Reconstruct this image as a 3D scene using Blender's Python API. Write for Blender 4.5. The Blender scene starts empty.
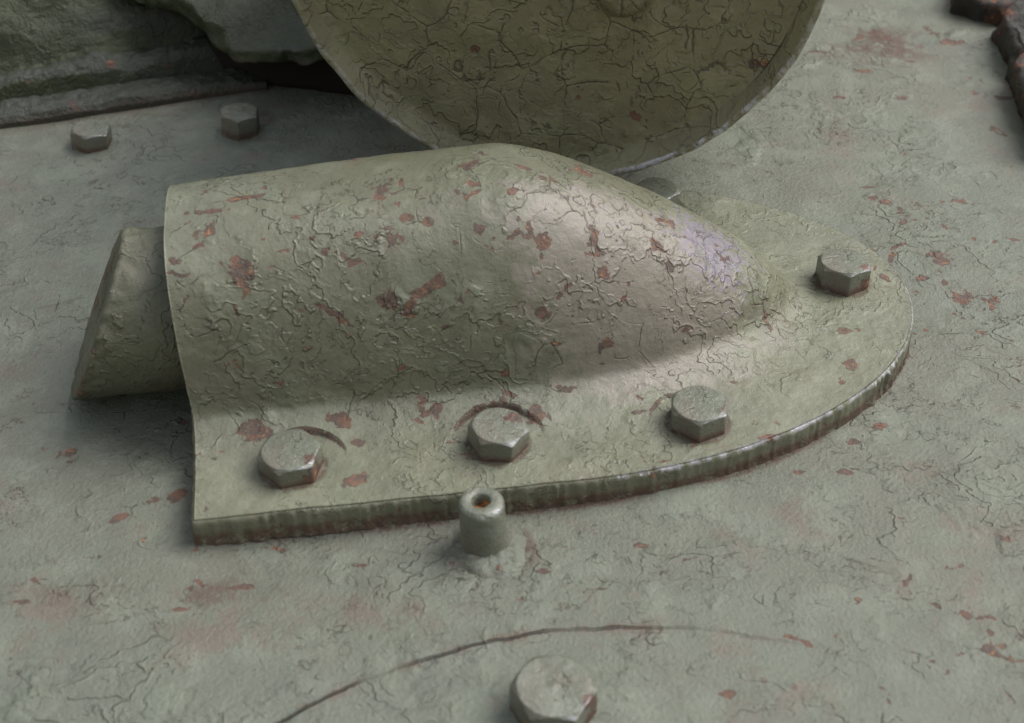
import bpy, math, random
import numpy as np
from mathutils import Vector, Matrix

# ------------------------------------------------------------------ camera, world, sun, exposure
SC = bpy.context.scene
COL = SC.collection
CAM_H, PITCH, FPX, W, H = .527, math.radians(40), 1400., 1024, 723
CAM_Y = -CAM_H / math.tan(PITCH)
cam_d = bpy.data.cameras.new('camera')
cam = bpy.data.objects.new('camera', cam_d)
COL.objects.link(cam)
cam.location = (0, CAM_Y, CAM_H)
cam.rotation_euler = (math.pi / 2 - PITCH, 0, 0)
cam_d.sensor_width = 36
cam_d.lens = FPX / W * 36
cam_d.clip_start = .02
cam_d.clip_end = 100
cam_d.dof.use_dof = True
cam_d.dof.focus_distance = .84
cam_d.dof.aperture_fstop = 9
SC.camera = cam

SUN_EL, SUN_AZ = math.radians(50), math.radians(66)      # azimuth clockwise from +Y
wd = bpy.data.worlds.new('World')
SC.world = wd
wd.use_nodes = True
wn = wd.node_tree
sky = wn.nodes.new('ShaderNodeTexSky')
sky.sky_type = 'NISHITA'
sky.sun_disc = False
sky.sun_elevation = SUN_EL
sky.sun_rotation = SUN_AZ
sky.dust_density = 1.5
sky.air_density = 1.2
hs = wn.nodes.new('ShaderNodeHueSaturation')
hs.inputs['Saturation'].default_value = .27
wn.links.new(sky.outputs[0], hs.inputs['Color'])
bg = wn.nodes['Background']
# the surroundings of the place (trees and ground all round) close the horizon: dull olive below about 20 degrees
wt = wn.nodes.new('ShaderNodeTexCoord')
wx = wn.nodes.new('ShaderNodeSeparateXYZ')
wn.links.new(wt.outputs['Generated'], wx.inputs[0])
wno = wn.nodes.new('ShaderNodeTexNoise')
wno.inputs['Scale'].default_value = 3.5
wn.links.new(wt.outputs['Generated'], wno.inputs['Vector'])
wa = wn.nodes.new('ShaderNodeMath')
wa.operation = 'MULTIPLY_ADD'
wn.links.new(wno.outputs['Fac'], wa.inputs[0])
wa.inputs[1].default_value = -.25
wn.links.new(wx.outputs['Z'], wa.inputs[2])
wm = wn.nodes.new('ShaderNodeMapRange')
wm.interpolation_type = 'SMOOTHSTEP'
wn.links.new(wa.outputs[0], wm.inputs[0])
wm.inputs[1].default_value, wm.inputs[2].default_value = .14, .34
wmix = wn.nodes.new('ShaderNodeMix')
wmix.data_type = 'RGBA'
wn.links.new(wm.outputs[0], wmix.inputs[0])
wmix.inputs[6].default_value = (1.35, 1.2, .55, 1)
wn.links.new(hs.outputs[0], wmix.inputs[7])
wn.links.new(wmix.outputs[2], bg.inputs['Color'])
bg.inputs['Strength'].default_value = .145

sd = bpy.data.lights.new('sun', 'SUN')
sd.energy = 2.5
sd.angle = math.radians(42)
sd.color = (1, .95, .89)
sun = bpy.data.objects.new('sun', sd)
COL.objects.link(sun)
sv = Vector((math.sin(SUN_AZ) * math.cos(SUN_EL), math.cos(SUN_AZ) * math.cos(SUN_EL), math.sin(SUN_EL)))
sun.rotation_euler = sv.to_track_quat('Z', 'Y').to_euler()
sun.location = sv * 3
SC.view_settings.view_transform = 'Standard'
SC.view_settings.look = 'None'
SC.view_settings.exposure = .3
SC.view_settings.gamma = 1

# ------------------------------------------------------------------ helpers
rng = np.random.default_rng(11)
_T = rng.random((64, 64, 64)).astype(np.float32)


def vnoise(x, y, z):
    x, y, z = np.broadcast_arrays(*[np.asarray(a, dtype=np.float64) for a in (x, y, z)])
    ix, iy, iz = np.floor(x).astype(int), np.floor(y).astype(int), np.floor(z).astype(int)
    fx, fy, fz = x - ix, y - iy, z - iz
    fx, fy, fz = [t * t * (3 - 2 * t) for t in (fx, fy, fz)]
    def g(a, b, c):
        return _T[(ix + a) % 64, (iy + b) % 64, (iz + c) % 64]
    r = 0
    for a in (0, 1):
        for b in (0, 1):
            for c in (0, 1):
                r = r + g(a, b, c) * (fx if a else 1 - fx) * (fy if b else 1 - fy) * (fz if c else 1 - fz)
    return r * 2 - 1


def fbm(p, s, o=4, rough=.5, off=0.):
    r, a = 0, 1.
    for k in range(o):
        r = r + a * vnoise(p[:, 0] * s + off + 7.3 * k, p[:, 1] * s + 3.1 * k + off, p[:, 2] * s + 1.7 * k)
        s *= 2.03
        a *= rough
    return r


def at(px, py, z=0.):
    """the point of the level z that the pixel of the photograph shows"""
    x, y = (px - W / 2) / FPX, -(py - H / 2) / FPX
    d = (x, math.cos(PITCH) + y * math.sin(PITCH), -math.sin(PITCH) + y * math.cos(PITCH))
    t = (z - CAM_H) / d[2]
    return np.array((d[0] * t, CAM_Y + d[1] * t, z))


def project(p):
    Y, Z = p[:, 1] - CAM_Y, p[:, 2] - CAM_H
    D = Y * math.cos(PITCH) - Z * math.sin(PITCH)
    U = Y * math.sin(PITCH) + Z * math.cos(PITCH)
    return W / 2 + FPX * p[:, 0] / D, H / 2 - FPX * U / D, D


def on_surface(p, px, py):
    X, Y, D = project(p)
    m = np.nonzero((X - px) ** 2 + (Y - py) ** 2 < 9)[0]
    if not len(m):
        return None
    return p[m[np.argmin(D[m])]]


def mesh_obj(name, verts, faces, mat, parent=None, smooth=True, attrs=None):
    me = bpy.data.meshes.new(name)
    me.from_pydata([tuple(map(float, v)) for v in verts], [], [tuple(map(int, f)) for f in faces])
    me.materials.append(mat)
    if smooth:
        me.polygons.foreach_set('use_smooth', [True] * len(me.polygons))
    for k, a in (attrs or {}).items():
        at_ = me.attributes.new(k, 'FLOAT', 'POINT')
        at_.data.foreach_set('value', np.asarray(a, dtype=np.float32))
    me.update()
    o = bpy.data.objects.new(name, me)
    COL.objects.link(o)
    if parent:
        o.parent = parent
    return o


def tag(o, label=None, cat=None, group=None, kind=None):
    for k, v in (('label', label), ('category', cat), ('group', group), ('kind', kind)):
        if v:
            o[k] = v
    return o


def empty(name, loc=(0, 0, 0)):
    o = bpy.data.objects.new(name, None)
    COL.objects.link(o)
    o.location = loc
    o.empty_display_size = .02
    return o


def grid_faces(n, m, wrap=False):
    """rows n, columns m"""
    i, j = np.meshgrid(np.arange(n - 1), np.arange(m if wrap else m - 1), indexing='ij')
    j2 = (j + 1) % m
    return np.stack([i * m + j, i * m + j2, (i + 1) * m + j2, (i + 1) * m + j], -1).reshape(-1, 4)


def spots(p, lst, r0=.006):
    """attribute that peaks at 1 on each spot; lst holds px, py, rx, ry, angle in pixels"""
    X, Y, D = project(p)
    a = np.zeros(len(p))
    for s in lst:
        px, py, r = s[:3]
        q = on_surface(p, px, py)
        if q is None:
            continue
        asp = s[3] if len(s) > 3 else 1.
        ang = math.radians(s[4]) if len(s) > 4 else 0.
        d = p - q
        R = r / FPX * .86
        du = d[:, 0] * math.cos(ang) + (d[:, 1] + d[:, 2]) * math.sin(ang)
        rest = np.sqrt(np.maximum((d ** 2).sum(1) - du ** 2, 0))
        dist = np.sqrt((du / R) ** 2 + (rest / (R * asp)) ** 2)
        a = np.maximum(a, np.clip(1.5 - dist, 0, 1))
    return a


# ------------------------------------------------------------------ materials
class NT:
    def __init__(self, name):
        self.m = bpy.data.materials.new(name)
        self.m.use_nodes = True
        self.t = self.m.node_tree
        self.t.nodes.clear()
        self.out = self.n('ShaderNodeOutputMaterial')
        self.b = self.n('ShaderNodeBsdfPrincipled')
        self.t.links.new(self.b.outputs[0], self.out.inputs[0])

    def n(self, t, **k):
        nd = self.t.nodes.new(t)
        for a, v in k.items():
            setattr(nd, a, v)
        return nd

    def put(self, sock, v):
        if isinstance(v, bpy.types.NodeSocket):
            self.t.links.new(v, sock)
        else:
            if isinstance(v, tuple) and len(v) == 3 and sock.type == 'RGBA':
                v = (*v, 1)
            sock.default_value = v

    def math(self, op, a, b=0., c=0.):
        nd = self.n('ShaderNodeMath', operation=op)
        self.put(nd.inputs[0], a)
        self.put(nd.inputs[1], b)
        self.put(nd.inputs[2], c)
        return nd.outputs[0]

    def vmath(self, op, a, b):
        nd = self.n('ShaderNodeVectorMath', operation=op)
        self.put(nd.inputs[0], a)
        if op == 'SCALE':
            self.put(nd.inputs['Scale'], b)
        else:
            self.put(nd.inputs[1], b)
        return nd.outputs[0]

    def ss(self, v, a, b):
        nd = self.n('ShaderNodeMapRange', interpolation_type='SMOOTHSTEP')
        self.put(nd.inputs[0], v)
        if a > b:
            nd.inputs[1].default_value, nd.inputs[2].default_value = b, a
            nd.inputs[3].default_value, nd.inputs[4].default_value = 1, 0
        else:
            nd.inputs[1].default_value, nd.inputs[2].default_value = a, b
        return nd.outputs[0]

    def noise(self, co, s, det=4, rough=.55, dist=0., col=False):
        nd = self.n('ShaderNodeTexNoise')
        self.put(nd.inputs['Vector'], co)
        nd.inputs['Scale'].default_value = s
        nd.inputs['Detail'].default_value = det
        nd.inputs['Roughness'].default_value = rough
        nd.inputs['Distortion'].default_value = dist
        return nd.outputs['Color' if col else 'Fac']

    def voro(self, co, s, feat='DISTANCE_TO_EDGE', rnd=1.):
        nd = self.n('ShaderNodeTexVoronoi', feature=feat)
        self.put(nd.inputs['Vector'], co)
        nd.inputs['Scale'].default_value = s
        nd.inputs['Randomness'].default_value = rnd
        return nd.outputs['Distance']

    def mix(self, f, a, b):
        nd = self.n('ShaderNodeMix', data_type='RGBA')
        self.put(nd.inputs[0], f)
        self.put(nd.inputs[6], a)
        self.put(nd.inputs[7], b)
        return nd.outputs[2]

    def attr(self, name):
        return self.n('ShaderNodeAttribute', attribute_name=name).outputs['Fac']


def paint(name, base, alt, crack=.5, cscale=55., rust=.5, layers=.6, seed=0., grain=1., rough=.5, extra=None, chips_bg=.70, flakes=.35, coat=.0, lump=1., lsc=30, lth=.36):
    """old brushed paint: lifted layers, cracks, chips down to red primer and rust"""
    T = NT(name)
    P = T.vmath('ADD', T.n('ShaderNodeTexCoord').outputs['Object'], (seed, seed * .7, seed * 1.3))
    wv = T.vmath('SUBTRACT', T.noise(P, 90, 3, .6, col=True), (.5, .5, .5))
    wv2 = T.vmath('SUBTRACT', T.noise(P, 22, 2, .5, col=True), (.5, .5, .5))
    Pw = T.vmath('ADD', T.vmath('ADD', P, T.vmath('SCALE', wv, .0045)), T.vmath('SCALE', wv2, .022))
    crk = T.math('SUBTRACT', 1., T.attr('calm'))
    big = T.noise(P, 7, 3, .5)
    mid = T.noise(P, 38, 5, .62)
    fine = T.noise(P, 420, 5, .68)
    grit = T.noise(P, 1500, 2, .6)
    # cracks
    ve = T.voro(Pw, cscale)
    ve2 = T.voro(T.vmath('ADD', Pw, (3.3, 1.1, 2.2)), cscale * 2.1)
    keep = T.math('MULTIPLY', T.ss(T.noise(P, 42, 4, .65), .66 - .24 * crack, .74 - .24 * crack), crk)
    keep2 = T.math('MULTIPLY', T.ss(T.noise(T.vmath('ADD', P, (5, 5, 5)), 30, 4, .65), .78 - .24 * crack, .84 - .24 * crack), crk)
    l1 = T.math('MULTIPLY', T.ss(ve, .019, .005), keep)
    l2 = T.math('MULTIPLY', T.ss(ve2, .030, .008), keep2)
    line = T.math('MAXIMUM', l1, l2)
    # the lifted lip beside a crack
    lip = T.math('MULTIPLY', T.math('MULTIPLY', T.ss(ve, .0, .05), T.ss(ve, .2, .06)), keep)
    lip2 = T.math('MULTIPLY', T.math('MULTIPLY', T.ss(ve2, .0, .07), T.ss(ve2, .25, .08)), keep2)
    # layers
    ln = T.noise(T.vmath('ADD', Pw, (9, 2, 4)), lsc, 4, .56)
    lmk = T.ss(T.noise(T.vmath('ADD', P, (7, 7, 2)), 13, 4, .6), lth, lth + .09)
    ly = T.math('ADD', T.ss(ln, .44, .452), T.math('ADD', T.ss(ln, .53, .542), T.ss(ln, .61, .622)))
    rim = T.math('ADD', T.math('MULTIPLY', T.ss(ln, .445, .455), T.ss(ln, .485, .455)), T.math('MULTIPLY', T.ss(ln, .535, .545), T.ss(ln, .575, .545)))
    edge = T.math('MAXIMUM', T.math('MULTIPLY', T.ss(ln, .432, .443), T.ss(ln, .452, .444)),
                  T.math('MULTIPLY', T.ss(ln, .522, .531), T.ss(ln, .541, .533)))
    edge = T.math('MULTIPLY', edge, T.math('MULTIPLY', lmk, T.ss(T.noise(P, 40, 2, .5), .42, .52)))
    # small scaly flakes of the top coat
    fz = T.noise(T.vmath('ADD', Pw, (6, 3, 7)), 62, 4, .6, .3)
    fm = T.ss(T.noise(T.vmath('ADD', P, (8, 1, 2)), 14, 4, .6), .46, .58)
    fl1 = T.math('MULTIPLY', T.ss(fz, .57, .578), fm)
    fle = T.math('MULTIPLY', T.math('MULTIPLY', T.ss(fz, .555, .568), T.ss(fz, .586, .574)), T.math('MULTIPLY', fm, T.ss(T.noise(P, 70, 2, .5), .42, .52)))
    # chips
    cn = T.noise(T.vmath('ADD', Pw, (1, 8, 3)), 85, 6, .68, .8)
    spot = T.attr('chip')
    sp = T.math('ADD', spot, T.math('MULTIPLY', T.math('SUBTRACT', cn, .5), 3.2))
    near = T.math('MULTIPLY', T.ss(ve, .12, .0), .07)
    bgc = T.math('ADD', T.math('ADD', T.noise(T.vmath('ADD', P, (4, 4, 1)), 45, 5, .62), near), T.math('MULTIPLY', T.attr('wear'), .17))
    vc = T.n('ShaderNodeTexVoronoi', feature='F1')
    T.put(vc.inputs['Vector'], Pw)
    vc.inputs['Scale'].default_value = 150
    vr = T.n('ShaderNodeSeparateColor')
    T.put(vr.inputs[0], vc.outputs['Color'])
    sp = T.math('ADD', spot, T.math('ADD', T.math('MULTIPLY', T.math('SUBTRACT', cn, .5), 1.6), T.math('MULTIPLY', T.math('SUBTRACT', vr.outputs[0], .5), .75)))
    bgc = T.math('ADD', bgc, T.math('MULTIPLY', T.math('SUBTRACT', vr.outputs[1], .5), .06))
    chip = T.math('MAXIMUM', T.ss(sp, .66, .70), T.ss(bgc, chips_bg, chips_bg + .012))
    chip_in = T.math('MAXIMUM', T.ss(sp, .9, 1.3), T.ss(bgc, chips_bg + .02, chips_bg + .06))
    # colour
    col = T.mix(T.ss(big, .38, .64), base, alt)
    dark = tuple(c * .68 for c in base)
    lite = tuple(min(1, c * 1.28) for c in base)
    col = T.mix(T.math('MULTIPLY', T.ss(mid, .48, .66), .7), col, lite)
    col = T.mix(T.math('MULTIPLY', T.ss(T.noise(T.vmath('ADD', P, (3, 3, 8)), 24, 6, .7), .5, .68), .5), col, dark)
    col = T.mix(T.math('MULTIPLY', T.ss(fine, .52, .72), .35), col, dark)
    col = T.mix(T.math('MULTIPLY', T.ss(ly, 1.4, 2.6), .35), col, (base[0] * 1.08, base[1] * 1.18, base[2] * 1.12))
    pink = T.ss(T.noise(T.vmath('ADD', P, (2, 6, 9)), 16, 6, .72), .54, .66)
    col = T.mix(T.math('MULTIPLY', pink, .42 * rust), col, (.17, .115, .095))
    col = T.mix(T.math('MULTIPLY', T.ss(T.noise(T.vmath('ADD', P, (1, 2, 9)), 480, 2, .6), .66, .72), .55), col, (.05, .042, .032))
    if extra:
        col = extra(T, P, col)
    dirt = (.045, .032, .02)
    col = T.mix(T.math('MULTIPLY', T.math('MAXIMUM', T.math('MULTIPLY', fle, flakes), T.math('MAXIMUM', line, T.math('MULTIPLY', edge, .75 * layers))), .62), col, dirt)
    rc = T.mix(T.ss(T.noise(P, 170, 4, .6), .42, .62), (.085, .052, .044), (.180, .080, .050))
    rc = T.mix(T.math('MULTIPLY', T.ss(T.noise(P, 260, 3, .6), .56, .66), chip_in), rc, (.42, .18, .06))
    col = T.mix(T.math('MULTIPLY', chip, .85), col, rc)
    rl = T.math('MULTIPLY', T.ss(T.attr('rust_and_shade'), .2, .75), T.ss(T.noise(P, 130, 4, .7), .34, .52))  # rust, and the shade painted into the bolt pockets
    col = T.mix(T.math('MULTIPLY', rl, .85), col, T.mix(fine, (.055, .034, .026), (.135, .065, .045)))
    ad = T.math('ADD', T.attr('arcd'), T.math('MULTIPLY', T.math('SUBTRACT', T.noise(P, 120, 4, .6), .5), .22))
    am = T.attr('arcm')
    aline = T.math('MULTIPLY', T.ss(T.math('ABSOLUTE', ad), .13, .04), am)
    ahalo = T.math('MULTIPLY', T.math('MULTIPLY', T.ss(T.math('ABSOLUTE', ad), .55, .05), am), T.ss(T.noise(P, 90, 4, .7), .46, .58))
    col = T.mix(T.math('MULTIPLY', ahalo, .6), col, (.15, .085, .065))
    col = T.mix(T.math('MULTIPLY', aline, .85), col, (.035, .025, .02))
    worn_glint = T.math('MULTIPLY', T.math('MULTIPLY', T.attr('worn_glint'), .9), T.ss(T.noise(P, 110, 5, .7), .42, .60))  # worn edges with a pale lilac highlight painted into the colour
    col = T.mix(worn_glint, col, (.58, .58, .64))
    T.put(T.b.inputs['Base Color'], col)
    T.put(T.b.inputs['Metallic'], T.math('MULTIPLY', worn_glint, .35))
    # relief
    h = T.math('MULTIPLY', T.math('ADD', T.math('MULTIPLY', ly, .55), T.math('MULTIPLY', rim, .32)), T.math('MULTIPLY', T.math('MULTIPLY', lmk, layers), T.math('SUBTRACT', 1., T.math('MULTIPLY', T.attr('calm'), .6))))
    h = T.math('ADD', h, T.math('MULTIPLY', T.math('MAXIMUM', lip, lip2), .24 * crack))
    h = T.math('SUBTRACT', h, T.math('MULTIPLY', line, .35))
    h = T.math('ADD', h, T.math('MULTIPLY', fl1, .42 * flakes))
    h = T.math('SUBTRACT', h, T.math('MULTIPLY', chip, .30))
    h = T.math('ADD', h, T.math('MULTIPLY', fine, .62 * grain))
    h = T.math('ADD', h, T.math('MULTIPLY', grit, .12 * grain))
    h = T.math('ADD', h, T.math('MULTIPLY', mid, .40 * lump))
    h = T.math('ADD', h, T.math('MULTIPLY', T.math('MULTIPLY', chip, fine), .35))
    h = T.math('ADD', h, T.math('MULTIPLY', rl, T.math('MULTIPLY', T.noise(P, 300, 4, .7), .8)))
    h = T.math('SUBTRACT', h, T.math('MULTIPLY', aline, 1.1))
    h = T.math('ADD', h, T.math('MULTIPLY', T.math('MULTIPLY', T.ss(ad, -.2, .05), T.ss(ad, 1.6, .1)), T.math('MULTIPLY', am, .7)))
    bp = T.n('ShaderNodeBump')
    bp.inputs['Strength'].default_value = 1
    bp.inputs['Distance'].default_value = .0012
    T.put(bp.inputs['Height'], h)
    T.t.links.new(bp.outputs[0], T.b.inputs['Normal'])
    r = T.math('ADD', rough, T.math('MULTIPLY', T.math('SUBTRACT', mid, .5), .3))
    r = T.math('ADD', r, T.math('MULTIPLY', T.math('MAXIMUM', chip, rl), .22))
    r = T.math('SUBTRACT', r, T.math('MULTIPLY', worn_glint, .2))
    T.put(T.b.inputs['Roughness'], r)
    T.b.inputs['Specular IOR Level'].default_value = .7
    T.b.inputs['Coat Weight'].default_value = coat
    T.b.inputs['Coat Roughness'].default_value = .34
    return T.m


def nose_wear(T, P, col):
    # rubbed pink-beige undercoat and lilac residue on the nose
    n = T.noise(P, 75, 5, .65)
    a = T.attr('pale')
    m = T.ss(T.math('ADD', a, T.math('MULTIPLY', T.math('SUBTRACT', n, .5), 1.3)), .35, .75)
    col = T.mix(T.math('MULTIPLY', m, .75), col, (.275, .242, .212))
    b = T.attr('lilac')
    n2 = T.noise(P, 150, 5, .66, 1.5)
    m2 = T.ss(T.math('ADD', b, T.math('MULTIPLY', T.math('SUBTRACT', n2, .5), 3.2)), .62, .67)
    return T.mix(T.math('MULTIPLY', m2, .65), col, (.235, .205, .29))


def arc_line(T, P, col):
    return col


OLIVE = (.150, .150, .112)
M_PLATE = paint('plate_paint', (.160, .176, .140), (.157, .163, .128), crack=.3, cscale=40, rust=1.1, layers=.8, seed=1.3, grain=1.5, rough=.44, chips_bg=.75, flakes=1.1, lsc=23, lth=.49)
M_HOOD = paint('hood_paint', (.174, .182, .130), (.164, .166, .110), crack=.52, cscale=52, rust=.5, layers=.75, flakes=.9, seed=4.1, grain=.7, rough=.44, extra=nose_wear, chips_bg=.70, coat=.0, lump=.4, lsc=26, lth=.42)
M_DRUM = paint('drum_paint', (.245, .228, .138), (.225, .206, .122), crack=.85, cscale=34, rust=.25, layers=.9, lsc=22, seed=7.7, grain=.5, rough=.5, chips_bg=.74)
M_BOLT = paint('bolt_paint', (.158, .172, .140), (.150, .158, .122), crack=.3, cscale=90, rust=.8, layers=.16, seed=9.2, grain=.8, rough=.28, chips_bg=.70)
M_PIPE = paint('pipe_paint', (.122, .128, .086), (.108, .110, .072), crack=.35, cscale=70, rust=.4, layers=.6, seed=12.4, grain=.8, rough=.5, chips_bg=.72)


def moss_extra(T, P, col):
    m = T.ss(T.math('ADD', T.attr('moss'), T.math('SUBTRACT', T.noise(P, 60, 6, .7), .5)), .42, .66)
    return T.mix(T.math('MULTIPLY', m, .9), col, T.mix(T.noise(P, 500, 3, .7), (.014, .022, .006), (.050, .068, .018)))


M_BLOCK = paint('block_paint', (.036, .043, .030), (.020, .025, .014), crack=.3, cscale=45, rust=.3, layers=.35, seed=15.9, grain=1.8, rough=.42, extra=moss_extra, chips_bg=.80, flakes=.8)
M_LUG = paint('lug_paint', (.050, .052, .045), (.026, .022, .020), crack=.3, cscale=60, rust=.5, layers=.8, seed=21.1, grain=2, rough=.65, chips_bg=.70)

T = NT('rusty_bore')
P = T.n('ShaderNodeTexCoord').outputs['Object']
T.put(T.b.inputs['Base Color'], T.mix(T.ss(T.noise(P, 300, 4, .7), .4, .6), (.16, .05, .02), (.60, .28, .08)))
T.put(T.b.inputs['Roughness'], .8)
bp = T.n('ShaderNodeBump')
bp.inputs['Distance'].default_value = .0008
T.put(bp.inputs['Height'], T.noise(P, 500, 4, .7))
T.t.links.new(bp.outputs[0], T.b.inputs['Normal'])
M_BORE = T.m

T = NT('soot_and_shade')
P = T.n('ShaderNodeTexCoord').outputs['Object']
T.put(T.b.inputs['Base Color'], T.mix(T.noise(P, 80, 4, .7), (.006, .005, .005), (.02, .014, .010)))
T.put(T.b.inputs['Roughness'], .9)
M_SOOT_SHADE = T.m  # exhaust black; also gives the bracket gap its painted shade

# ------------------------------------------------------------------ armour plate (the surface everything stands on)
UA = math.radians(8.34)
CU, SU = math.cos(UA), math.sin(UA)


def uv2xy(u, v):
    return u * CU - v * SU, u * SU + v * CU


def axis_spaced(lo, a, b, hi, step, coarse):
    return np.concatenate([np.linspace(lo, a, coarse, endpoint=False), np.arange(a, b, step), np.linspace(b, hi, coarse)])


gx = axis_spaced(-1.6, -.46, .46, 1.6, .0024, 12)
gy = axis_spaced(-1.2, -.28, .56, 2.6, .0024, 14)
Y_, X_ = np.meshgrid(gy, gx, indexing='ij')
pp = np.stack([X_.ravel(), Y_.ravel(), np.zeros(X_.size)], 1)
fadeout = np.clip(1 - (np.abs(pp[:, 0]) - .45) / .2, 0, 1)
pp[:, 2] = fbm(pp, 9, 2, .5) * .0018 + fbm(pp, 45, 3, .55, 3.) * .00045
# the scored arc near the lower edge: three photographed points give the circle
a0, a1, a2 = at(285, 720)[:2], at(470, 648)[:2], at(650, 628)[:2]


def circle3(a, b, c):
    A = np.array([[b[0] - a[0], b[1] - a[1]], [c[0] - a[0], c[1] - a[1]]]) * 2
    B = np.array([b @ b - a @ a, c @ c - a @ a])
    o = np.linalg.solve(A, B)
    return o, np.linalg.norm(a - o)


ctr, rad = circle3(a0, a1, a2)
wob = fbm(pp, 60, 2, .5, 8.) * .0012
rr = np.hypot(pp[:, 0] - ctr[0], pp[:, 1] - ctr[1]) - rad + wob
sx = np.clip((a2[0] + .09 - pp[:, 0]) / .12, 0, 1) * (pp[:, 1] > ctr[1])
sx2 = np.clip((.24 - pp[:, 0]) / .1, 0, 1) * (pp[:, 1] > ctr[1])
pp[:, 2] += .0004 * np.tanh(rr / .004) * sx2 * np.exp(-np.abs(rr) / .03)
rust = np.zeros(len(pp))
arcm = sx * np.clip(.95 + fbm(pp, 34, 3) * .75, .05, 1)
arcd = np.clip(-rr / .01, -3, 3)
# rusty creep where the cover's edge meets the plate, round bolts and below the block


def flange_half(u):
    """half width of the cover's base flange along its axis"""
    t = np.clip((u - .02) / (.243 - .02), 0, 1)
    return .139 * np.maximum(1 - t ** 1.95, 0) ** .5


V0 = .0205
uu = pp[:, 0] * CU + pp[:, 1] * SU
vv = -pp[:, 0] * SU + pp[:, 1] * CU
dfl = np.abs(np.abs(vv - V0) - flange_half(uu))
creep = np.exp(-(dfl / .006) ** 2) * (uu > -.17) * (uu < .246) * np.clip(.55 + fbm(pp, 22, 2, .5, 4.) * .8, 0, 1)
rust = np.maximum(rust, creep)
for bx, by, br in ((90, 138, .03), (239, 124, .03), (490, 556, .028)):
    q = at(bx, by)
    rust = np.maximum(rust, np.clip(.35 + fbm(pp, 50, 3, .6, 6.) * .6, 0, .6) * np.exp(-((np.hypot(pp[:, 0] - q[0] - .006, pp[:, 1] - q[1] - .004) - .014) / (br * .3)) ** 2))
l0, l1 = at(0, 132)[:2], at(290, 86)[:2]
ld = (l1 - l0) / np.linalg.norm(l1 - l0)
dl = -(pp[:, 0] - l0[0]) * ld[1] + (pp[:, 1] - l0[1]) * ld[0]
rust = np.maximum(rust, np.exp(-(dl / .009) ** 2) * (pp[:, 0] < -.16) * .45)
wear = np.clip(np.maximum(fbm(pp, 5, 2, .5, 2.) * .6, np.exp(-(((pp[:, 0] - at(860, 40)[0]) / .10) ** 2 + ((pp[:, 1] - at(860, 40)[1]) / .035) ** 2))), 0, 1)
wear = np.maximum(wear, .55 * np.exp(-(((pp[:, 0] - at(160, 560)[0]) / .09) ** 2 + ((pp[:, 1] - at(160, 560)[1]) / .04) ** 2)))
q8 = at(870, 45)
rust = np.maximum(rust, np.clip(.50 + fbm(pp, 30, 4, .65, 12.) * .55, 0, .8) * np.exp(-(((pp[:, 0] - q8[0]) / .085) ** 2 + ((pp[:, 1] - q8[1]) / .038) ** 2)))
q9 = at(170, 590)
rust = np.maximum(rust, np.clip(.22 + fbm(pp, 34, 4, .65, 15.) * .55, 0, .6) * np.exp(-(((pp[:, 0] - q9[0]) / .09) ** 2 + ((pp[:, 1] - q9[1]) / .025) ** 2)))
qq = at(945, 250)
wear = np.maximum(wear, .75 * np.exp(-(((pp[:, 0] - qq[0]) / .07) ** 2 + ((pp[:, 1] - qq[1]) / .13) ** 2)))
plate_chips = [(872, 195, 10, .5, 30), (920, 275, 8, .7), (945, 280, 9, .5, 70), (815, 50, 16, .4), (900, 95, 10, .5), (840, 95, 9, .5), (1000, 130, 12, .5, -60), (975, 90, 8, .6), (925, 25, 12, .6),
               (850, 440, 8, .6), (800, 470, 7, .5), (880, 425, 7, .8), (870, 250, 8, .5), (985, 330, 8, .5), (640, 545, 7, .5), (540, 570, 8, .5), (150, 500, 8, .6), (880, 30, 14, .5), (963, 297, 13, .7, 80), (775, 237, 8, .5), (865, 185, 9, .4), (885, 200, 9, .6), (900, 212, 6, .5), (934, 255, 8, .5, 70),
               (118, 518, 9, .5, 40), (182, 494, 12, .6, 40), (240, 586, 10, .4), (362, 564, 7, .5), (90, 556, 8, .3), (45, 580, 10, .4),
               (950, 40, 16, .5), (870, 70, 16, .3), (910, 60, 10, .4), (180, 610, 8, .4), (520, 600, 6, .8), (905, 350, 8, 1.4),
               (100, 187, 7, .3), (730, 693, 7, .6), (600, 590, 5, .5), (1005, 95, 12, .5), (845, 470, 8, .5), (690, 560, 6, .4), (20, 600, 8, .4)]
chip = spots(pp, plate_chips)
plate = mesh_obj('armour_plate', pp, grid_faces(len(gy), len(gx)), M_PLATE, attrs=dict(chip=chip, wear=wear, rust_and_shade=rust, arcd=arcd, arcm=arcm))
tag(plate, 'grey green painted armour plate the exhaust cover is bolted to', 'armour plate', kind='structure')

# ------------------------------------------------------------------ exhaust cover
TH = .0165                       # flange thickness
UM, UN = -.178, .170             # mouth, nose tip
A_, H_ = .0715, .1195 - TH


_fu = UN * (1 - np.linspace(0, 1, 420) ** 2)
_fu = np.concatenate([_fu, np.linspace(-.004, UM - .03, 90)])
_fb = A_ * np.maximum(1 - np.clip(_fu / UN, 0, 1) ** 2.1, 0) ** .62


def foot_dist(u, w):
    return np.sqrt(((u[:, None] - _fu[None]) ** 2 + (np.abs(w)[:, None] - _fb[None]) ** 2).min(1))


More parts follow.
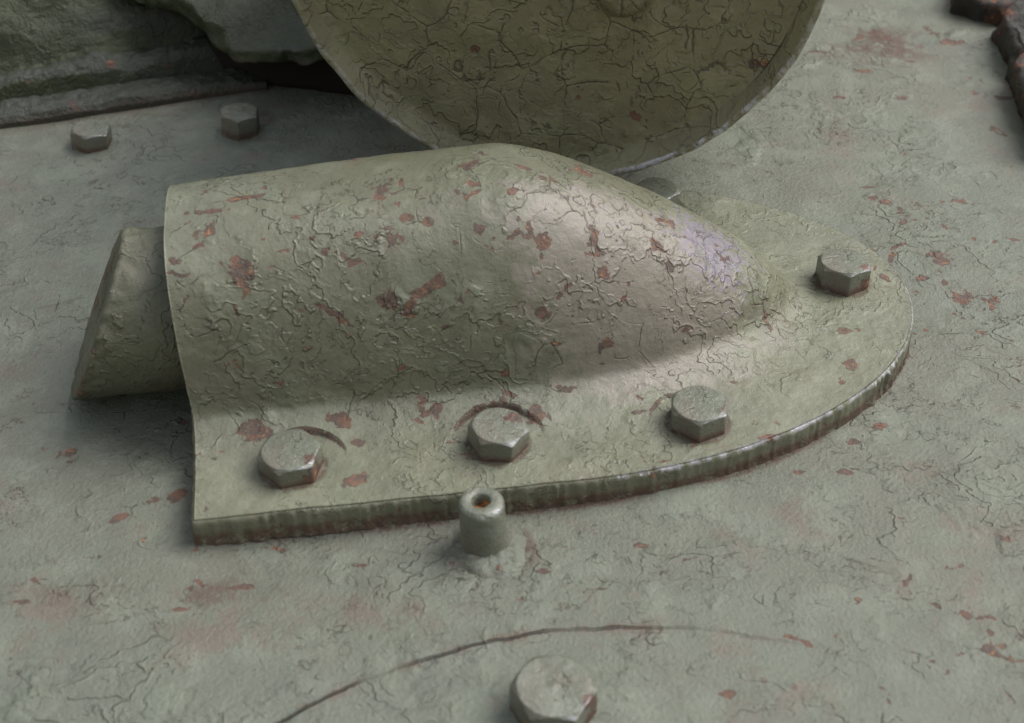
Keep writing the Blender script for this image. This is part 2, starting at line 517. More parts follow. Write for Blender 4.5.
def hood_h(u, v):
    """height of the cover's top surface over the plate"""
    w = v - V0
    tb = np.clip((u - .0) / (UN - .0), 0, 1)
    b = A_ * np.maximum(1 - tb ** 2.1, 1e-6) ** .62
    th = np.clip((u + .005) / (UN + .004 + .005), 0, 1)
    Hh = H_ * (1.03 - .99 * th ** 1.5) * (1 - .13 * np.clip(-u / .18, 0, 1) ** 1.3)
    q = np.abs(w) / b
    ts = np.clip((u + .07) / .20, 0, 1)
    ts = ts * ts * (3 - 2 * ts)
    n = 3.0 - .35 * ts
    core = np.maximum(1 - q ** n, 0)
    ins = Hh * core ** (.52 + .10 * ts)
    d = np.where((q > 1) | (u > UN), foot_dist(u, w), 0)
    fr = .019
    # quarter round fillet joining wall and flange
    fil = fr * .62 * np.exp(-d / .0120)
    lim = np.minimum(1, Hh / .03)
    fi = .012 * (1 - np.clip(-d, 0, 1))
    return TH + np.where((q < 1) & (u <= UN), np.maximum(ins, 0) * (1 - .0) + fr * .62 * lim * np.exp(-ins / .02), fil * lim)


bolt_px = [(290, 447.5), (497.5, 424.5), (700, 403), (845, 262.5)]
bolts_uv = []
for b in bolt_px:
    q = at(b[0], b[1], TH + .0138)
    bolts_uv.append((q[0] * CU + q[1] * SU, -q[0] * SU + q[1] * CU))
bolts_uv.append((.1125, .1205))

us = np.concatenate([np.linspace(UM, .2, 420, endpoint=False), np.linspace(.2, .2429, 90)])
NV = 460
rows = []
for u in us:
    hw = float(flange_half(np.array(u)))
    t = np.linspace(-hw, hw, 1500)
    b = A_ * max(1 - max(0, min(1, u / UN)) ** 2.1, 1e-6) ** .62
    den = 1 + 6 * np.exp(-((np.abs(t) - b * .97) / .009) ** 2) * min(1, max(0, (UN - u) / .07))
    c = np.cumsum(den)
    c = (c - c[0]) / (c[-1] - c[0])
    w = np.interp(np.linspace(0, 1, NV), c, t)
    v = w + V0
    z = hood_h(np.full(NV, u), v)
    rows.append(np.stack([np.full(NV, u), v, z], 1))
G = np.array(rows)
# soft fillet: relax the grid about the foot of the dome
wgt = np.exp(-((G[..., 2] - TH - .007) / .010) ** 2) * (G[..., 2] > TH + .0004)
edge0 = np.zeros(G.shape[:2])
edge0[0:-2, 2:-2] = 1
wgt = (wgt * edge0)[..., None]
for _ in range(170):
    L = G.copy()
    L[1:-1, 1:-1] = (G[:-2, 1:-1] + G[2:, 1:-1] + G[1:-1, :-2] + G[1:-1, 2:]) / 4
    L[0, 1:-1, 1:] = ((G[0, :-2] + G[0, 2:]) / 2)[:, 1:]
    G = G + (L - G) * wgt * .9
# spot-faced pockets round the bolts
for (bu, bv), R, sh_ in zip(bolts_uv, (.0240, .0256, .0225), (.005, .001, -.004)):
    d = np.hypot(G[..., 0] - bu - sh_, G[..., 1] - bv)
    fl = TH + .0008
    k = np.clip((R - d) / .0007, 0, 1)
    G[..., 2] = np.where(G[..., 2] > fl, G[..., 2] * (1 - k) + np.minimum(G[..., 2], fl) * k, G[..., 2])
# mouth plane leans back a little at the top
lean = np.clip(1 - (G[..., 0] - UM) / .12, 0, 1)
G[..., 0] -= lean * (np.clip(G[..., 2] - TH, 0, 1) / .1) * .006
shp = G.shape
g = G.reshape(-1, 3)
x, y = uv2xy(g[:, 0], g[:, 1])
top = np.stack([x, y, g[:, 2]], 1)
# rough casting: push along the approximate normal
Gx = top.reshape(shp)
du = np.gradient(Gx, axis=0)
dv = np.gradient(Gx, axis=1)
nn = np.cross(du, dv).reshape(-1, 3)
nn /= np.maximum(np.linalg.norm(nn, axis=1, keepdims=True), 1e-9)
dome = np.clip((top[:, 2] - TH - .004) / .03, 0, 1)
disp = fbm(top, 16, 2, .5, 5.) * .0008 * dome + fbm(top, 60, 3, .55, 9.) * .00035 + fbm(top, 240, 2, .5, 2.) * .00012
# the dented upper front and flat shoulder
top = top + nn * disp[:, None]
n0 = len(top)
# the rim: rounded top edge, torch-cut side, down to the plate
nu = shp[0]
idx = np.arange(n0).reshape(nu, NV)
loop = np.concatenate([idx[:, 0], idx[-1, 1:-1], idx[::-1, -1][:], idx[0, ::-1][1:-1]])
LP = top[loop]
nl = len(loop)
prev, nxt = np.roll(LP, 1, 0), np.roll(LP, -1, 0)
tg = nxt - prev
on = np.stack([tg[:, 1], -tg[:, 0]], 1)
on /= np.maximum(np.linalg.norm(on, axis=1, keepdims=True), 1e-9)
# outline smoothing of direction
for _ in range(3):
    on = (np.roll(on, 1, 0) + on + np.roll(on, -1, 0)) / 3
on /= np.maximum(np.linalg.norm(on, axis=1, keepdims=True), 1e-9)
arc = np.concatenate([[0], np.cumsum(np.linalg.norm(np.diff(LP[:, :2], axis=0), axis=1))])
verts = [top]
faces = [grid_faces(nu, NV)]
base = loop
off = n0
is_mouth = np.zeros(nl, bool)
is_mouth[nu + NV - 2 + nu:] = True
is_mouth |= np.abs(LP[:, 0] * CU + LP[:, 1] * SU - UM) < .008
steps = [(.0006, .0004), (.0013, .0014), (.0016, .003), (.0016, .006), (.0016, .009), (.0017, .012), (.0019, .0145), (.0022, .0175)]
for k, (oo, dz) in enumerate(steps):
    q = LP.copy()
    strip = vnoise(arc * 430, dz * 50, 2.) * .0009 + vnoise(arc * 800, dz * 160, 5.) * .0003 + vnoise(arc * 70, dz * 90, 8.) * .0006
    strip = strip * min(1, k / 2) * (.75 + .6 * vnoise(arc * 28, .5, 3.))
    # the mouth arch edge goes down only a little; elsewhere to the plate
    frac = dz / .0175
    mk = is_mouth * np.clip((LP[:, 2] - TH - .006) / .012, 0, 1)
    o2 = (oo + strip) * (1 - mk) + strip * .5 * mk
    q[:, :2] += on * o2[:, None]
    bottom = -.0010 + mk * (LP[:, 2] - .009 + .0010)
    q[:, 2] = LP[:, 2] + (bottom - LP[:, 2]) * frac
    verts.append(q)
    cur = np.arange(nl) + off
    b2 = np.roll(base, -1)
    c2 = np.roll(cur, -1)
    faces.append(np.stack([base, cur, c2, b2], 1))
    base = cur
    off += nl
verts = np.concatenate(verts)
faces = np.concatenate(faces)
# inner skin of the hollow mouth
ni, NI = 26, 160
inn = []
wi = np.linspace(-.0610, .0610, NI)
for i, u in enumerate(np.linspace(UM + .0004, .06, ni)):
    sh = 1 - .25 * (i / (ni - 1)) ** 3
    z = np.maximum(H_ * .94 * np.maximum(1 - np.abs(wi / .0612) ** 2.6, 0) ** .5, 0) * sh + .004
    inn.append(np.stack([np.full(NI, u) - (z / .1) * .006 * max(0, 1 - i / 8), wi * sh + V0, z], 1))
inn = np.array(inn).reshape(-1, 3)
x, y = uv2xy(inn[:, 0], inn[:, 1])
inn = np.stack([x, y, inn[:, 2]], 1)

cov = empty('exhaust_cover', (*uv2xy(0, V0), 0))
tag(cov, 'long domed green exhaust cover with flaking paint and a bolted base flange', 'exhaust cover')
shift = np.array([*uv2xy(0, V0), 0])
hood_chips = [(240, 272, 13, .8, 30), (180, 264, 10, 1.2, 80), (385, 303, 12, .9, 40), (430, 290, 20, .25, 25), (213, 208, 14, .3, 5), (245, 195, 16, .25, 8),
              (200, 232, 8, .8, 60), (468, 163, 12, .6, 60), (410, 216, 7, .7), (430, 220, 6, .8), (480, 228, 7, .9, 60), (455, 240, 6, .5), (549, 175, 11, .6),
              (524, 165, 12, .25, -10), (545, 315, 9, .9, 50), (606, 272, 6, 1.6), (672, 265, 9, .5, -40), (503, 375, 8, .7), (515, 190, 12, .5, 10),
              (258, 430, 14, 1.2, 80), (426, 405, 12, 1.1, 60), (340, 418, 12, .8, -40), (357, 440, 7, .8), (355, 478, 11, .9, 10), (566, 385, 13, .35),
              (538, 412, 14, .7, -50), (500, 398, 6, .8), (640, 410, 8, .3, 10), (851, 364, 11, .6, 80), (847, 328, 13, .4), (770, 436, 12, .5, 15),
              (735, 380, 6, .4), (784, 370, 5, .6), (328, 250, 5, .8), (310, 350, 5, .6), (445, 330, 5, .5), (400, 372, 9, .3, 20), (360, 232, 4, .9),
              (290, 215, 7, .3, 10), (595, 205, 7, .5), (885, 275, 8, .5, -60), (300, 168, 12, .2, 8), (395, 240, 6, .5, 40), (560, 345, 7, .4), (690, 330, 10, .3, 15)]
chip = spots(verts, hood_chips)
X, Y, D = project(verts)
u_ = verts[:, 0] * CU + verts[:, 1] * SU
v_ = -verts[:, 0] * SU + verts[:, 1] * CU
hd = np.clip((verts[:, 2] - TH - .006) / .02, 0, 1)
qp = on_surface(verts, 640, 300)
pale = np.exp(-(((u_ - (qp[0] * CU + qp[1] * SU)) / .085) ** 2 + ((v_ - (-qp[0] * SU + qp[1] * CU) - .01) / .05) ** 2))
ql = on_surface(verts, 715, 245)
lil = np.exp(-((np.linalg.norm(verts - ql, axis=1)) / .034) ** 2) + .35 * np.exp(-((np.linalg.norm(verts - on_surface(verts, 600, 215), axis=1)) / .03) ** 2)
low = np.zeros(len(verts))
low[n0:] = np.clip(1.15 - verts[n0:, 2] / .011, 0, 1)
wear = hd * .28
for (bu, bv), R_, sh_ in zip(bolts_uv, (.0240, .0256, .0225), (.005, .001, -.004)):
    dd = np.hypot(u_ - bu - sh_, v_ - bv)
    low = np.maximum(low, 1.2 * np.exp(-((dd - R_ + .0002) / .0011) ** 2) * np.clip((v_ - bv - .004) / .008, 0, 1) * (verts[:, 2] < TH + .02))  # dark crescent: shade of the pocket wall put into the colour
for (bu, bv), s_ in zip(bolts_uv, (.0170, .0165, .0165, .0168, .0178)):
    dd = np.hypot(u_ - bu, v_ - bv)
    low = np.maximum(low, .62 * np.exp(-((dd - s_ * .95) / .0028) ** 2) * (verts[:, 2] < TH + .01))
calm = .8 * np.clip(1 - (verts[:, 2] - TH - .001) / .008, 0, 1)
worn_glint = np.zeros(len(verts))
arcu = LP[:, 0] * CU + LP[:, 1] * SU
bl = np.clip((arcu - .03) / .02, 0, 1) * (LP[:, 1] < .09)  # highlight painted along the right front edge only
for k in range(2):
    worn_glint[n0 + k * nl:n0 + (k + 1) * nl] = bl
worn_glint[loop] = bl
cb = mesh_obj('hood', verts - shift, faces, M_HOOD, cov, attrs=dict(chip=chip, wear=wear, pale=pale, lilac=lil, rust_and_shade=low, calm=calm, worn_glint=worn_glint))
ib = mesh_obj('hood_lining', inn - shift, grid_faces(ni, NI)[:, ::-1], M_SOOT_SHADE, cov)


# ------------------------------------------------------------------ hexagon bolts
def hexhead(R, hgt, rot, seed, chip_at=()):
    """hexagon head across-corner radius R with the turned 30 degree chamfer"""
    n = 180
    th = np.linspace(0, 2 * np.pi, n, endpoint=False)
    ph = (th - rot + np.pi / 6) % (np.pi / 3) - np.pi / 6           # 0 at a corner
    # distance to the hexagon side; corners softened
    r = R * math.cos(math.pi / 6) / np.cos(np.pi / 6 - np.abs(ph))
    r = R * .985 - np.log1p(np.exp((R * .985 - r) / (R * .005))) * (R * .005)
    rc = R * .845
    rings = []
    for f_ in (0.02, .25, .5, .75, .93):
        rings.append((np.full(n, rc * f_), np.full(n, hgt)))
    rings.append((np.full(n, rc), np.full(n, hgt - .0001)))
    zc = hgt - .00025 - np.maximum(r - rc, 0) * .62
    rings.insert(5, (np.full(n, rc * .985), np.full(n, hgt)))
    rings.append((rc + (r - rc) * .06, hgt - .00025 - np.maximum(r - rc, 0) * .04))
    rings.append((rc + (r - rc) * .95, hgt - .00025 - np.maximum(r - rc, 0) * .60))
    rings.append((r, zc - .0001))
    rings.append((r + .00003, zc - .0005))
    for k in (.25, .5, .75, 1.):
        rings.append((r + .0001, zc * (1 - k) + (-.002) * k))
    v = np.concatenate([np.stack([a * np.cos(th), a * np.sin(th), b + 0 * th], 1) for a, b in rings])
    nz = fbm(v + seed, 110, 3, .55, seed) * .00035
    v[:, 2] += nz * np.clip(v[:, 2] / hgt, 0, 1)
    v[:, :2] *= 1 + (fbm(v + seed * 2, 90, 2, .5, seed + 4) * .014)[:, None]
    fc = grid_faces(len(rings), n, True)
    c = np.array([[0, 0, hgt]])
    base = len(v)
    v = np.concatenate([v, c])
    fc = [tuple(q) for q in fc] + [(base, (j + 1) % n, j) for j in range(n)]
    fc = [tuple(reversed(q)) for q in fc]
    chip = np.zeros(len(v))
    for (cx, cy, cr) in chip_at:
        chip = np.maximum(chip, np.clip(1.5 - np.hypot(v[:, 0] - cx, v[:, 1] - cy) / cr, 0, 1))
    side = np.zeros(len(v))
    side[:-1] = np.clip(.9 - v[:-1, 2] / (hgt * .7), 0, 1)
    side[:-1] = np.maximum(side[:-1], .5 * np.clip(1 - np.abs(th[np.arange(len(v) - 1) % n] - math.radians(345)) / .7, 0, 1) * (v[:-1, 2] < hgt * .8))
    wear = np.zeros(len(v))
    worn_glint = np.zeros(len(v))
    for k in (7, 8, 9):
        worn_glint[k * n:(k + 1) * n] = np.clip(1.25 - np.abs(th - math.radians(318)) / .7, 0, 1)  # painted highlight, on the same side of every head
    return v, fc, dict(chip=chip, wear=wear, rust_and_shade=side, worn_glint=worn_glint)


def make_bolt(name, loc, R, hgt, deg, seed, parent=None, tilt=(0, 0), chips=()):
    v, fc, at_ = hexhead(R, hgt, math.radians(deg), seed, chips)
    o = mesh_obj(name, v, fc, M_BOLT, parent, attrs=at_)
    o.location = loc
    o.rotation_euler = (math.radians(tilt[0]), math.radians(tilt[1]), 0)
    return o


bspec = [(.0170, .0138, -103, 1.1, (3, -2), [(.012, -.008, .006)]), (.0165, .0138, -64, 2.3, (-1, 3), [(.007, .006, .005)]),
         (.0165, .0144, -94, 3.7, (0, -2), [(.016, -.004, .005)]), (.0168, .0150, -88, 4.9, (-4, 0), [(.014, -.008, .006)]), (.0152, .0165, -75, 6.1, (0, 0), [])]
for (bu, bv), s in zip(bolts_uv, bspec):
    bx, by = uv2xy(bu, bv)
    # material is seeded by object position: shift each head's texture with a little turn
    make_bolt('bolt', (bx - shift[0], by - shift[1], TH - .0006), s[0], s[1], s[2], s[3], cov, s[4], s[5])

for (px, py, R, hg, deg, sd_, lab, tl, ch) in (
        (89, 128, .0148, .0125, -92, 7.2, 'small dull hexagon bolt left of its twin below the mossy block', (-2, 4), []),
        (238, 111, .0150, .0155, -86, 8.4, 'small hexagon bolt beside the dark gap at the end of the mossy block', (-2, 3), []),
        (554, 685, .0198, .019, -63, 9.6, 'large shiny hexagon bolt below the scored arc at the bottom edge', (0, 0), [(.019, -.008, .006)])):
    q = at(px, py, hg)
    o = make_bolt('hexagon_bolt', (q[0], q[1], 0), R, hg, deg, sd_, None, tl, ch)
    tag(o, lab, 'bolt', 'bolts screwed into the armour plate')

# ------------------------------------------------------------------ drilled stud with weld collar
q = at(482.5, 499, .031)
st = empty('drilled_stud', (q[0] + .001, q[1] - .001, 0))
tag(st, 'short round steel stud with a rusty drilled hole in front of the cover edge', 'stud')
n = 72
th = np.linspace(0, 2 * np.pi, n, endpoint=False)
prof = [(.0044, .0225), (.0045, .0270), (.0047, .0304), (.0054, .0311), (.0075, .0313), (.0092, .0313), (.0099, .0310), (.0108, .0301), (.0115, .0290),
        (.0117, .0270), (.0117, .020), (.0119, .015), (.0121, .009), (.0125, .005), (.0135, -.001)]
v = np.concatenate([np.stack([r * np.cos(th), r * np.sin(th), z + 0 * th], 1) for r, z in prof])
v[:, :2] *= 1 + (fbm(v, 130, 3, .55) * .02)[:, None]
v[:, 0] += -.0018 * (v[:, 2] / .03)
v[:, 2] += fbm(v, 150, 2) * .0003
side = np.clip(.5 - v[:, 2] / .02, 0, 1)
mesh_obj('stud_shank', v, grid_faces(len(prof), n, True)[:, ::-1], M_BOLT, st, attrs=dict(chip=np.zeros(len(v)), wear=np.zeros(len(v)), rust_and_shade=side * .8, worn_glint=np.concatenate([np.clip(1.2 - np.abs(th - math.radians(310)) / .7, 0, 1) * (k in (6, 7, 8)) * 1.5 for k in range(len(prof))])))  # chamfer highlight painted on its right front side
v = np.concatenate([np.stack([r * np.cos(th) - .0018, r * np.sin(th), z + 0 * th], 1) for r, z in ((.0002, .0240), (.0044, .0240), (.0048, .0301))])
mesh_obj('bore', v, grid_faces(3, n, True)[:, ::-1], M_BORE, st)
prof = [(.0110, .0050), (.0128, .0058), (.0150, .0050), (.0178, .0030), (.0205, .0010), (.023, -.001)]
v = np.concatenate([np.stack([r * np.cos(th), r * np.sin(th), z + 0 * th], 1) for r, z in prof])
k = 1 + fbm(v, 75, 3, .6, 6.) * .2
v[:, :2] *= k[:, None]
v[:, 2] += fbm(v, 110, 3, .6, 3.) * .0022 - .0006
ang = np.arctan2(v[:, 1], v[:, 0])
v[:, 2] *= .55 + .45 * np.cos(ang + 1.7)
mesh_obj('weld_collar', v, grid_faces(len(prof), n, True)[:, ::-1], M_PLATE, st, attrs=dict(chip=np.zeros(len(v)), wear=np.full(len(v), .3), rust_and_shade=np.full(len(v), .25)))

# ------------------------------------------------------------------ exhaust pipe inside the cover's mouth
pipe = empty('exhaust_pipe', (*uv2xy(-.2, V0), 0))
tag(pipe, 'slant cut olive exhaust pipe poking out of the open end of the cover', 'pipe')
PR, PV, PZ = .0450, V0 - .004, .0480
n, m = 160, 70
th = np.linspace(0, 2 * np.pi, n, endpoint=False)


def pipe_end(th, r):
    z = PZ + r * np.sin(th)
    v = PV + r * np.cos(th)
    return -.2295 + .475 * (z - PZ) + .045 * (v - PV)


def pipe_ring(r, u):
    z = PZ + r * np.sin(th)
    v = PV + r * np.cos(th)
    x, y = uv2xy(u, v)
    return np.stack([x, y, z], 1)


rings = []
e = pipe_end(th, PR)
for t in np.linspace(0, 1, m):
    rings.append(pipe_ring(PR * (1 + .02 * t), -.05 * (1 - t) + (e + .0015) * t))
rings.append(pipe_ring(PR + .0012, pipe_end(th, PR) - .0002))
rings.append(pipe_ring(PR - .0016, pipe_end(th, PR - .0016) - .0012))
rings.append(pipe_ring(PR - .036, pipe_end(th, PR - .036) + .0003))
rings.append(pipe_ring(PR - .037, pipe_end(th, PR - .037) + .002))
v = np.concatenate(rings)
nrm = v - np.stack([*uv2xy(-.2 + 0 * v[:, 0], PV + 0 * v[:, 0]), PZ + 0 * v[:, 0]], 1)
nd = nrm - np.outer(nrm @ np.array([CU, SU, 0]), np.array([CU, SU, 0]))
nd /= np.linalg.norm(nd, axis=1, keepdims=True)
endness = np.concatenate([np.full(n, max(0, (k - m + 8) / 8)) for k in range(m + 4)])
v = v + nd * (fbm(v, 40, 3, .5) * .0008 + fbm(v, 200, 3, .6) * .0016 * np.clip(endness * 1.4, 0, 1))[:, None]
v[:, 2] = np.maximum(v[:, 2], .0012)
psh = np.array([*uv2xy(-.2, V0), 0])
mesh_obj('pipe_wall', v - psh, grid_faces(len(rings), n, True), M_PIPE, pipe,
         attrs=dict(chip=spots(v, [(108, 258, 4, 1), (128, 245, 4, .6), (112, 245, 5, .4)]), wear=.5 * np.clip(endness, 0, 1), rust_and_shade=np.zeros(len(v))))
rg = [pipe_ring(PR - .037, pipe_end(th, PR - .037) + .0021), pipe_ring(PR - .0372, -.12 + 0 * th), pipe_ring(PR - .0372, -.051 + 0 * th)]
v = np.concatenate(rg)
mesh_obj('pipe_bore', v - psh, grid_faces(3, n, True), M_SOOT_SHADE, pipe)

# ------------------------------------------------------------------ fuel drum: recessed end towards us
DR = .167
drum = empty('fuel_drum', (.020, .160, .021))
tag(drum, 'big round olive fuel drum with a cracked recessed end behind the cover', 'drum')
drum.rotation_euler = (0, 0, math.radians(-8))
n = 360
th = np.linspace(0, 2 * np.pi, n, endpoint=False)


def lathe_y(prof, rough=0., seed=0.):
    v = np.concatenate([np.stack([r * np.cos(th), y + 0 * th, r * np.sin(th) + DR], 1) for r, y in prof])
    if rough:
        c = np.array([0, 0, DR])
        d = v - c
        d[:, 1] = 0
        d /= np.maximum(np.linalg.norm(d, axis=1, keepdims=True), 1e-6)
        v = v + d * (fbm(v, 30, 3, .55, seed) * rough + fbm(v, 5, 2, .5, seed) * rough * 1.2)[:, None]
        v[:, 1] += fbm(v, 60, 3, .55, seed + 3) * rough * .7
    return v


prof = [(DR - .0120, .0150), (DR - .0100, .0100), (DR - .0070, .0050), (DR - .0048, .0020), (DR - .0040, .0008), (DR - .0022, 0.), (DR - .0005, .0006), (DR, .0028),
        (DR - .0005, .008), (DR - .0015, .02)] + [(DR - .002 - .0006 * (k % 2), .03 + k * .02) for k in range(26)]
v = lathe_y(prof, .0009)
zz = np.zeros(len(v))
lipb = np.zeros(len(v))
for k in (4, 5, 6, 7):
    lipb[k * n:(k + 1) * n] = np.clip(1 - np.abs((th - math.radians(305) + np.pi) % (2 * np.pi) - np.pi) / 1.1, 0, 1) * 1.3  # bright lip: highlight put into the colour
    lipb[k * n:(k + 1) * n] += np.clip(1 - np.abs((th - math.radians(225) + np.pi) % (2 * np.pi) - np.pi) / .8, 0, 1) * .6
mesh_obj('drum_shell', v, grid_faces(len(prof), n, True)[:, ::-1], M_DRUM, drum, attrs=dict(chip=zz, wear=zz, rust_and_shade=zz, worn_glint=lipb, calm=.6 * np.ones(len(v))))
prof = [(.0005, .0150)] + [(r, .0105 + .0025 * (r / DR) ** 2) for r in np.linspace(.006, DR - .019, 90)] + [(DR - .0165, .0128), (DR - .0140, .0125), (DR - .0105, .0105)]
v = lathe_y(prof)
v[:, 1] += fbm(v, 14, 3, .5, 3.) * .0022 + fbm(v, 70, 3, .5, 6.) * .0004
dm = np.array(drum.location)
vw = v.copy()
cr, sr = math.cos(math.radians(-8)), math.sin(math.radians(-8))
vw[:, 0], vw[:, 1] = v[:, 0] * cr - v[:, 1] * sr + dm[0], v[:, 0] * sr + v[:, 1] * cr + dm[1]
vw[:, 2] = v[:, 2] + dm[2]
chip = spots(vw, [(637, 117, 10, .6, -40), (579, 86, 6, 1.3), (577, 100, 4, 1), (436, 126, 11, .4, -25), (648, 125, 8, .4, -50), (487, 128, 4, .5), (475, 50, 4, 1)])
mesh_obj('end_plate', v, grid_faces(len(prof), n, True)[:, ::-1], M_DRUM, drum, attrs=dict(chip=chip, wear=.2 * np.ones(len(v)), rust_and_shade=0 * chip))
# bung in the drum end, just cut by the top of the picture
th2 = np.linspace(0, 2 * np.pi, 60, endpoint=False)
prof = [(.0235, .0165), (.0225, .0115), (.0200, .0085), (.0165, .0080), (.0160, .0020), (.0140, -.0010), (.0090, -.0015), (.0002, -.0012)]
v = np.concatenate([np.stack([r * np.cos(th2), y + 0 * th2, r * np.sin(th2)], 1) for r, y in prof])
v += (fbm(v, 90, 3) * .0009)[:, None]
v += np.array([.046, 0, DR - .029])
mesh_obj('bung', v, grid_faces(len(prof), 60, True), M_DRUM, drum, attrs=dict(chip=np.zeros(len(v)), wear=np.full(len(v), .5), rust_and_shade=np.full(len(v), .4)))

# ------------------------------------------------------------------ mossy block top left
L0, L1 = at(-60, 137)[:2], at(268, 90)[:2]
D_ = (L1 - L0) / np.linalg.norm(L1 - L0)
N_ = np.array([-D_[1], D_[0]])
LEN = np.linalg.norm(L1 - L0)
ss = np.concatenate([np.linspace(-1.2, -.1, 40, endpoint=False), np.linspace(-.1, LEN, 300)])  # long run to the left, out of view, added to hide sky
# profile (distance back, height): weld lip, crevice, ridge, hollow, sloping flank, crown
pf = np.array([(0, -.002), (.000, .004), (.003, .0085), (.010, .0105), (.018, .011), (.024, .010), (.0265, .005), (.029, .0035), (.031, .006), (.034, .016), (.038, .0215), (.046, .024),
               (.052, .0225), (.056, .019), (.060, .019), (.064, .026), (.072, .040), (.085, .056), (.100, .070), (.12, .080), (.15, .087), (.20, .093), (.30, .10), (.45, .11), (.8, .42), (1.3, .55), (1.301, 0)])  # the last high rise is unseen, added to block sky and darken the left
tt = np.concatenate([[0], np.cumsum(np.hypot(*np.diff(pf, axis=0).T))])
tq = np.concatenate([np.linspace(0, tt[18], 170, endpoint=False), np.linspace(tt[18], tt[-1], 60)])
pb, pz = np.interp(tq, tt, pf[:, 0]), np.interp(tq, tt, pf[:, 1])
S, B = np.meshgrid(ss, pb, indexing='ij')
Z = np.broadcast_to(pz, S.shape).copy()
q = np.stack([L0[0] + D_[0] * S + N_[0] * B, L0[1] + D_[1] * S + N_[1] * B, Z], -1).reshape(-1, 3)
wav = fbm(np.stack([S.ravel(), 0 * S.ravel(), 0 * S.ravel()], 1), 14, 3, .5, 2.)
bb, zz = B.ravel(), q[:, 2].copy()
amp = np.clip(bb / .03, .1, 1)
q[:, :2] += N_[None] * (wav * .004 * amp)[:, None]
q[:, 2] += fbm(q * [.6, 1, 1], 26, 2, .5, 6.) * .010 * np.clip((bb - .035) / .03, 0, 1)
q[:, 2] += np.clip(zz, 0, 1) / .03 * np.minimum(1, 1) * wav * .0022 * (bb > .02) + fbm(q, 38, 4, .55, 1.) * .0026 * np.clip(zz / .01, 0, 1) + fbm(q, 150, 3, .6, 4.) * .0007 * np.clip(zz / .01, 0, 1)
# taper to the right end, and a corner chamfer
se = S.ravel() / LEN
q[:, 2] = np.where(se > .80, q[:, 2] * (1 - .38 * np.clip((se - .80) / .2, 0, 1) ** 1.5), q[:, 2])
capn = q.reshape(len(ss), -1, 3)[-1].copy()
cap = capn.copy()
cap[:, 2] = -.002
nq = len(q)
m_ = len(tq)
verts = np.concatenate([q, cap])
fc = grid_faces(len(ss), m_)
r1 = np.arange(m_) + (len(ss) - 1) * m_
c1 = np.arange(m_) + nq
fc2 = np.stack([r1[:-1], r1[1:], c1[1:], c1[:-1]], 1)
bbf = np.concatenate([bb, np.zeros(m_)])
moss = np.zeros(len(verts))
sf = np.concatenate([se, np.ones(m_)])
moss[:nq] = np.clip(1.05 * np.exp(-((bb - .090 - .022 * (1 - se)) / (.028 + .03 * np.clip(1 - se, 0, 1))) ** 2) + .75 * np.exp(-((bb - .030) / .006) ** 2) + .8 * np.exp(-((bb - .059) / .006) ** 2), 0, 1) * np.clip(1.35 - se, .3, 1)
rl = .45 * np.exp(-(bbf / .004) ** 2)
blk = mesh_obj('cast_block', verts, np.concatenate([fc, fc2]), M_BLOCK, attrs=dict(chip=spots(verts, [(110, 61, 5, 1.3), (170, 68, 8, .5)]), wear=np.full(len(verts), .35), rust_and_shade=rl, moss=moss))
tag(blk, 'rough mossy cast block with a stepped front edge above the two small bolts', 'casting')

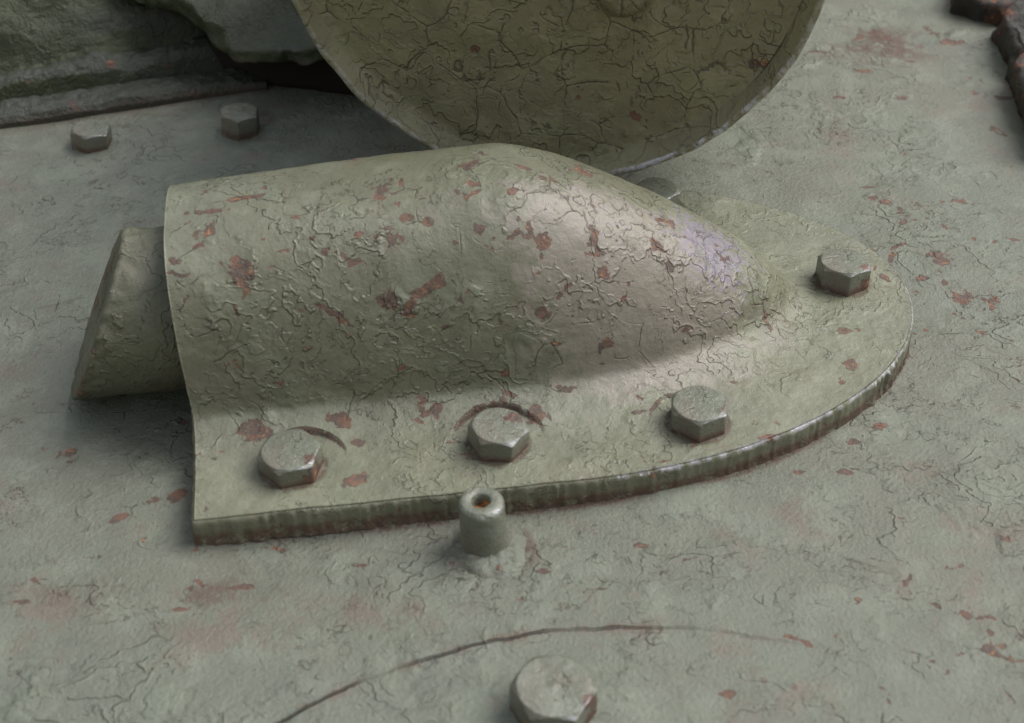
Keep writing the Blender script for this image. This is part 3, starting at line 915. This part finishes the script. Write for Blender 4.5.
# a plain bracket between block and drum: the dark gap lies beneath it
def slab(name, pts_low, z0, z1, mat, bev=.0015, label=None, cat=None, seed=0., rough=.0012, wearv=.4, tilt=(0, 0), mossv=0., fold=0.):
    """solid with an outline given on the plate, rounded rim and rough faces"""
    pts = np.array(pts_low)
    # densify
    P_ = []
    for a, b in zip(pts, np.roll(pts, -1, 0)):
        kk = max(2, int(np.linalg.norm(b - a) / .003))
        for i in range(kk):
            P_.append(a + (b - a) * i / kk)
    P_ = np.array(P_)
    for _ in range(2):
        P_ = (np.roll(P_, 1, 0) + 2 * P_ + np.roll(P_, -1, 0)) / 4
    c = P_.mean(0)
    nl = len(P_)
    rings = []
    for k in np.linspace(0, 1, 9):
        rings.append(np.column_stack([P_, np.full(nl, z0 + (z1 - z0 - bev) * k)]))
    inw = c - P_
    inl = np.linalg.norm(inw, axis=1, keepdims=True)
    rings.append(np.column_stack([P_ + inw / inl * bev * .35, np.full(nl, z1 - bev * .3)]))
    rings.append(np.column_stack([P_ + inw / inl * bev * 1.2, np.full(nl, z1)]))
    for k in np.linspace(.1, .995, 24):
        rings.append(np.column_stack([P_ + (inw) * k, np.full(nl, z1)]))
    v = np.concatenate(rings)
    v[:, 2] += (v[:, 1] - P_[:, 1].min()) * tilt[1]
    v[:, 2] += fbm(v, 17, 3, .5, seed + 7) * fold
    v[:, 2] += fbm(v, 45, 4, .6, seed) * rough
    v[:, 0] += fbm(v, 50, 3, .6, seed + 2) * rough
    v[:, 1] += fbm(v, 50, 3, .6, seed + 5) * rough
    # floor, so that it is closed
    fl = np.column_stack([np.tile(c, (1, 1)), [[z0]]])
    base = len(v)
    v = np.concatenate([v, fl])
    f_ = [tuple(a) for a in grid_faces(len(rings), nl, True)] + [(base, (j + 1) % nl, j) for j in range(nl)]
    cl = np.zeros(len(v))
    o = mesh_obj(name, v, f_, mat, attrs=dict(chip=cl, wear=np.full(len(v), wearv), rust_and_shade=np.clip(1 - (v[:, 2] - z0) / .01, 0, 1) * .4, moss=cl + mossv))
    if label:
        tag(o, label, cat)
    return o


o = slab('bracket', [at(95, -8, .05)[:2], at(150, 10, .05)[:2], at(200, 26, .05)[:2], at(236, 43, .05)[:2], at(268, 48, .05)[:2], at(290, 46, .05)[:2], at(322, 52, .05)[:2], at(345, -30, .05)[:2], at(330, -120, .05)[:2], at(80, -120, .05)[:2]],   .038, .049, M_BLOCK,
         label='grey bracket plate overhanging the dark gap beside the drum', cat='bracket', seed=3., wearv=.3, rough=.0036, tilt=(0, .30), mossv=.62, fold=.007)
gap_dark = slab('gap_shade', [at(215, 72)[:2], at(262, 85)[:2], at(318, 91)[:2], at(392, 100)[:2], at(392, 30)[:2], at(215, 30)[:2]], -.001, .038, M_SOOT_SHADE, seed=5.)  # near-black solid added so the shaded gap under the bracket looks black
gap_dark.parent = o

# ------------------------------------------------------------------ two rusty lugs, top right
slab('track_lug', [at(948, 14)[:2], at(1000, 28)[:2], at(1030, 6)[:2], at(1060, -40)[:2], at(962, -40)[:2]], -.001, .020, M_LUG, .004,
     'small dark rusted lug cut off by the top right edge', 'lug', 7., .0025, .9)
slab('track_lug', [at(996, 34)[:2], at(1008, 80)[:2], at(1032, 156)[:2], at(1120, 190)[:2], at(1120, -10)[:2], at(1046, 14)[:2]], -.001, .026, M_LUG, .005,
     'larger rusted lug with a jagged slanting edge at the right side', 'lug', 9., .0035, .9)
